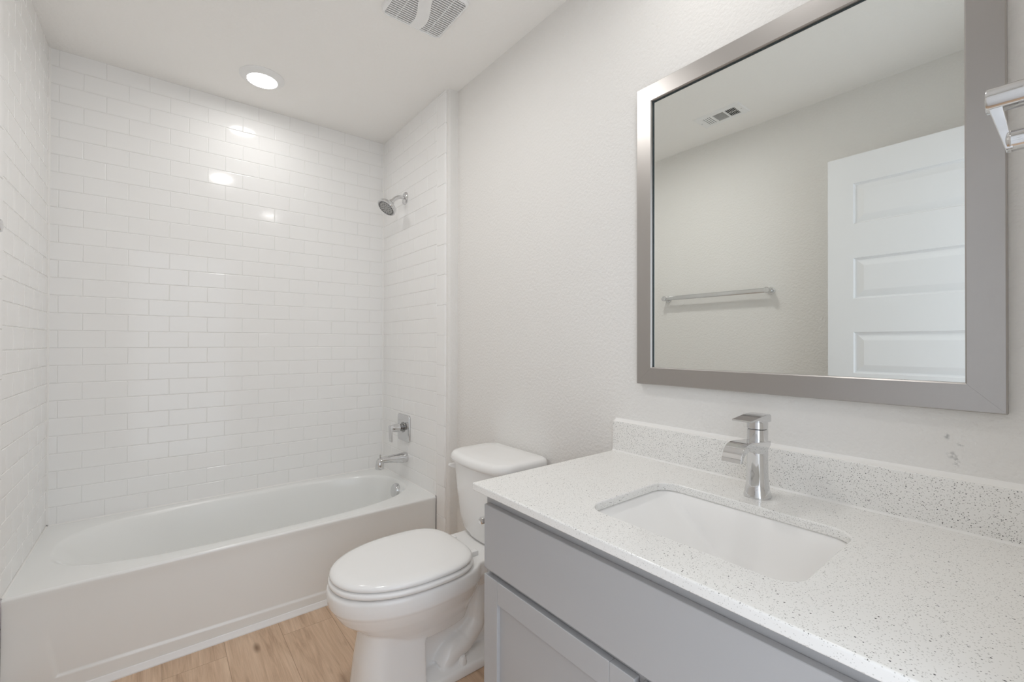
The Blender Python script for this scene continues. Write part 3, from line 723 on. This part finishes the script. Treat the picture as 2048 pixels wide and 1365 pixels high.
# undermount sink
sk = thing('sink', 'white rectangular undermount sink with sloping sides in the vanity top', 'sink', ((SX0+SX1)/2, (SY0+SY1)/2, ZK-TH))
zu = ZK-TH
def sl(l, r_, f, b, rad_, z): return Z(rrect((f+b)/2, (l+r_)/2, (b-f)/2, (r_-l)/2, rad_, 8), z)
bm = bmesh.new()
g = 0.004
loft(bm, [sl(SY0-0.02, SY1+0.02, SX0-0.02, SX1+0.02, 0.055, zu), sl(SY0-g, SY1+g, SX0-g, SX1+g, 0.047, zu), sl(SY0-g+0.004, SY1+g-0.006, SX0-g+0.003, SX1+g-0.003, 0.045, zu-0.004),
          sl(SY0+0.010, SY1-0.030, SX0+0.008, SX1-0.006, 0.036, zu-0.022), sl(SY0+0.030, SY1-0.080, SX0+0.020, SX1-0.013, 0.018, zu-0.055), sl(SY0+0.055, SY1-0.130, SX0+0.034, SX1-0.022, 0.013, zu-0.088),
          sl(SY0+0.080, SY1-0.158, SX0+0.048, SX1-0.034, 0.016, zu-0.112), sl(SY0+0.105, SY1-0.178, SX0+0.066, SX1-0.054, 0.05, zu-0.124), sl(SY0+0.135, SY1-0.195, SX0+0.095, SX1-0.085, 0.04, zu-0.1285), sl(SY0+0.165, SY1-0.205, SX0+0.13, SX1-0.125, 0.015, zu-0.130)], False, True)
bwl = obj('bowl', bm, M['basin'], sk, smooth=60)
bm = bmesh.new(); lathe(bm, ((SX0+SX1)/2, (SY0+SY1)/2-0.02, zu-0.131), (0,0,1), [(0, 0.031), (0.004, 0.031), (0.006, 0.028), (0.005, 0.020), (0.010, 0.019), (0.012, 0.004)], 40)
tag(obj('drain', bm, M['chrome'], sk, smooth=35), 'round chrome drain')

# faucet
FXC, FYC = 1.092, 0.456
fc = thing('faucet', 'chrome single handle faucet with open flat spout behind the sink', 'faucet', (FXC, FYC, ZK))
bm = bmesh.new()
def fl(hx_, hy_, z, e=2.6, dx=0.0): return Z(superell(FXC+dx, FYC, hx_, hy_, e, 56), z)
loft(bm, [fl(0.0290, 0.0275, ZK+0.0004), fl(0.0290, 0.0275, ZK+0.003), fl(0.0265, 0.0250, ZK+0.012), fl(0.0240, 0.0222, ZK+0.030), fl(0.0230, 0.0208, ZK+0.055), fl(0.0228, 0.0204, ZK+0.100), fl(0.0230, 0.0206, ZK+0.1560)])
obj('body', bm, M['chrome'], fc, smooth=40)
top = [(1.1135, 0.9430), (1.085, 0.9450), (1.060, 0.9470), (1.030, 0.9500), (1.008, 0.9512), (0.988, 0.9475), (0.974, 0.9390), (0.966, 0.9265), (0.962, 0.9140)]
bot = [(0.970, 0.9125), (0.977, 0.9235), (0.988, 0.9310), (1.003, 0.9332), (1.022, 0.9305), (1.045, 0.9240), (1.075, 0.9180), (1.097, 0.9240), (1.1130, 0.9340)]
tp = [(p.x, p.y) for p in spline([(a, b, 0) for a, b in top], 5)]; bt = [(p.x, p.y) for p in spline([(a, b, 0) for a, b in bot], 5)]
bm = bmesh.new(); prism(bm, tp+bt, lambda a, b, d: (a, d, b), FYC-0.0213, FYC+0.0213)
obj('spout', bm, M['chrome'], fc, smooth=45, bevel=0.0012, bang=50)
bm = bmesh.new()
loft(bm, [fl(0.0205, 0.0185, ZK+0.1560), fl(0.0205, 0.0185, ZK+0.1580), fl(0.0230, 0.0206, ZK+0.1582), fl(0.0230, 0.0206, ZK+0.178)])
prism(bm, [(1.012, 0.9955), (1.011, 0.9995), (1.045, 1.0028), (1.080, 1.0055), (1.108, 1.0060), (1.1145, 1.0030), (1.1150, 0.9880), (1.072, 0.9880), (1.048, 0.9965)], lambda a, b, d: (a, d, b), FYC-0.0212, FYC+0.0212)
obj('handle', bm, M['chrome'], fc, smooth=40, bevel=0.0012, bang=50)

# ------------------------------------------------------------------ mirror
mi = thing('wall_mirror', 'large wall mirror in a brushed nickel frame above the vanity', 'mirror', (XR, 0.4615, 1.505))
MY0, MY1, MZ0, MZ1, MW = 0.0709, 0.8523, 1.0438, 1.9662, 0.0535
bm = bmesh.new(); box(bm, XG, XR-0.002, MY0+0.03, MY1-0.03, MZ0+0.03, MZ1-0.03); obj('mirror_glass', bm, M['mirror'], mi)
XFm, XB = XR-0.0225, XR-0.001
def rail(name, horiz, sign):
    """a mitred frame member; the profile runs from the outer edge (t=0) to the inner edge"""
    bm = bmesh.new()
    prof = [(0.0, XB), (0.0, XFm+0.002), (0.002, XFm), (MW-0.003, XFm), (MW-0.0005, XFm+0.0022), (MW, XG-0.0005), (MW-0.02, XB)]
    a, b = [], []
    for t_, X in prof:
        if horiz:
            z = MZ0+t_ if sign < 0 else MZ1-t_
            a.append((X, MY0+t_+0.0001, z)); b.append((X, MY1-t_-0.0001, z))
        else:
            y = MY0+t_ if sign < 0 else MY1-t_
            a.append((X, y, MZ0+t_+0.0001)); b.append((X, y, MZ1-t_-0.0001))
    loft(bm, [a, b])
    o = obj(name, bm, M['nickel'], mi, smooth=25)
    uv = o.data.uv_layers.new(name='UVMap')
    for lp in o.data.loops:
        co = o.data.vertices[lp.vertex_index].co
        uv.data[lp.index].uv = (co.y, co.z) if horiz else (co.z, co.y)
    return o
rail('frame_rail', True, 1); rail('frame_rail', True, -1); rail('frame_stile', False, 1); rail('frame_stile', False, -1)
bm = bmesh.new(); e = 0.003
iy0, iy1, iz0, iz1 = MY0+MW, MY1-MW, MZ0+MW, MZ1-MW
box(bm, XG-0.0010, XG-0.0004, iy1-e, iy1, iz0, iz1); box(bm, XG-0.0010, XG-0.0004, iy0, iy1-e, iz1-e, iz1)
obj('glass_edge', bm, M['mirror_edge'], mi)

# ------------------------------------------------------------------ towel bar on the left wall
XW = XL-0.007
tb = thing('towel_bar', 'long chrome towel bar on the left wall, seen in the mirror', 'towel bar', (XW, 1.40, 1.475))
for yy in (1.080, 1.738):
    bm = bmesh.new()
    lathe(bm, (XW, yy, 1.475), (1,0,0), [(0, 0.022), (0.003, 0.022), (0.004, 0.0155), (0.030, 0.0155), (0.034, 0.0168), (0.064, 0.0168), (0.067, 0.0155), (0.068, 0.012)], 36)
    obj('post', bm, M['chrome'], tb, smooth=35)
bm = bmesh.new(); loft(bm, [[(XW+0.050+a, y, 1.475+b) for a, b in rrect(0, 0, 0.010, 0.0140, 0.006, 5)] for y in (1.080, 1.738)])
obj('rod', bm, M['chrome'], tb, smooth=40, bevel=0.002)

# ------------------------------------------------------------------ towel ring on the entry wall
RX = 0.780
tr = thing('towel_ring', 'chrome open towel holder mounted on the entry wall beside the mirror', 'towel holder', (RX, YF, 1.46))
bm = bmesh.new(); lathe(bm, (RX, YF, 1.4605), (0,1,0), [(0, 0.026), (0.004, 0.026), (0.005, 0.0148), (0.091, 0.0148), (0.0932, 0.0140), (0.0938, 0.012)], 40)
obj('post', bm, M['chrome'], tr, smooth=35)
bm = bmesh.new()
loft(bm, [[(RX-0.009, 0.0612-f_*0.0135, 1.449-0.052*f_), (RX-0.009, 0.0495-f_*0.0085, 1.449-0.052*f_), (RX+0.009, 0.0495-f_*0.0085, 1.449-0.052*f_), (RX+0.009, 0.0612-f_*0.0135, 1.449-0.052*f_)] for f_ in (0, 0.25, 0.5, 0.75, 1.0)])
obj('arm', bm, M['chrome'], tr, bevel=0.001)
bm = bmesh.new(); lathe(bm, (RX, 0.0478, 1.4075), (0,-1,0), [(0, 0.0090), (0.0015, 0.0120), (0.0035, 0.0128), (0.0045, 0.0120), (0.060, 0.0120), (0.062, 0.010)], 36)
obj('hanging_bar', bm, M['chrome'], tr, smooth=35)

# ------------------------------------------------------------------ toilet paper holder on the cabinet side
tpY, tpZ = 1.008, 0.682
th = thing('paper_holder', 'small chrome toilet paper holder on the cabinet side facing the toilet', 'paper holder', (0.78, YV, tpZ))
bm = bmesh.new(); cyl(bm, (0.690, tpY, tpZ), (0.865, tpY, tpZ), 0.0098, 28, 0.0015); obj('roller', bm, M['chrome'], th, smooth=35)
for xx in (0.722, 0.850):
    bm = bmesh.new(); lathe(bm, (xx, YV, tpZ-0.004), (0,1,0), [(0, 0.021), (0.004, 0.021), (0.005, 0.0085), (0.070, 0.0085)], 28); obj('post', bm, M['chrome'], th, smooth=35)
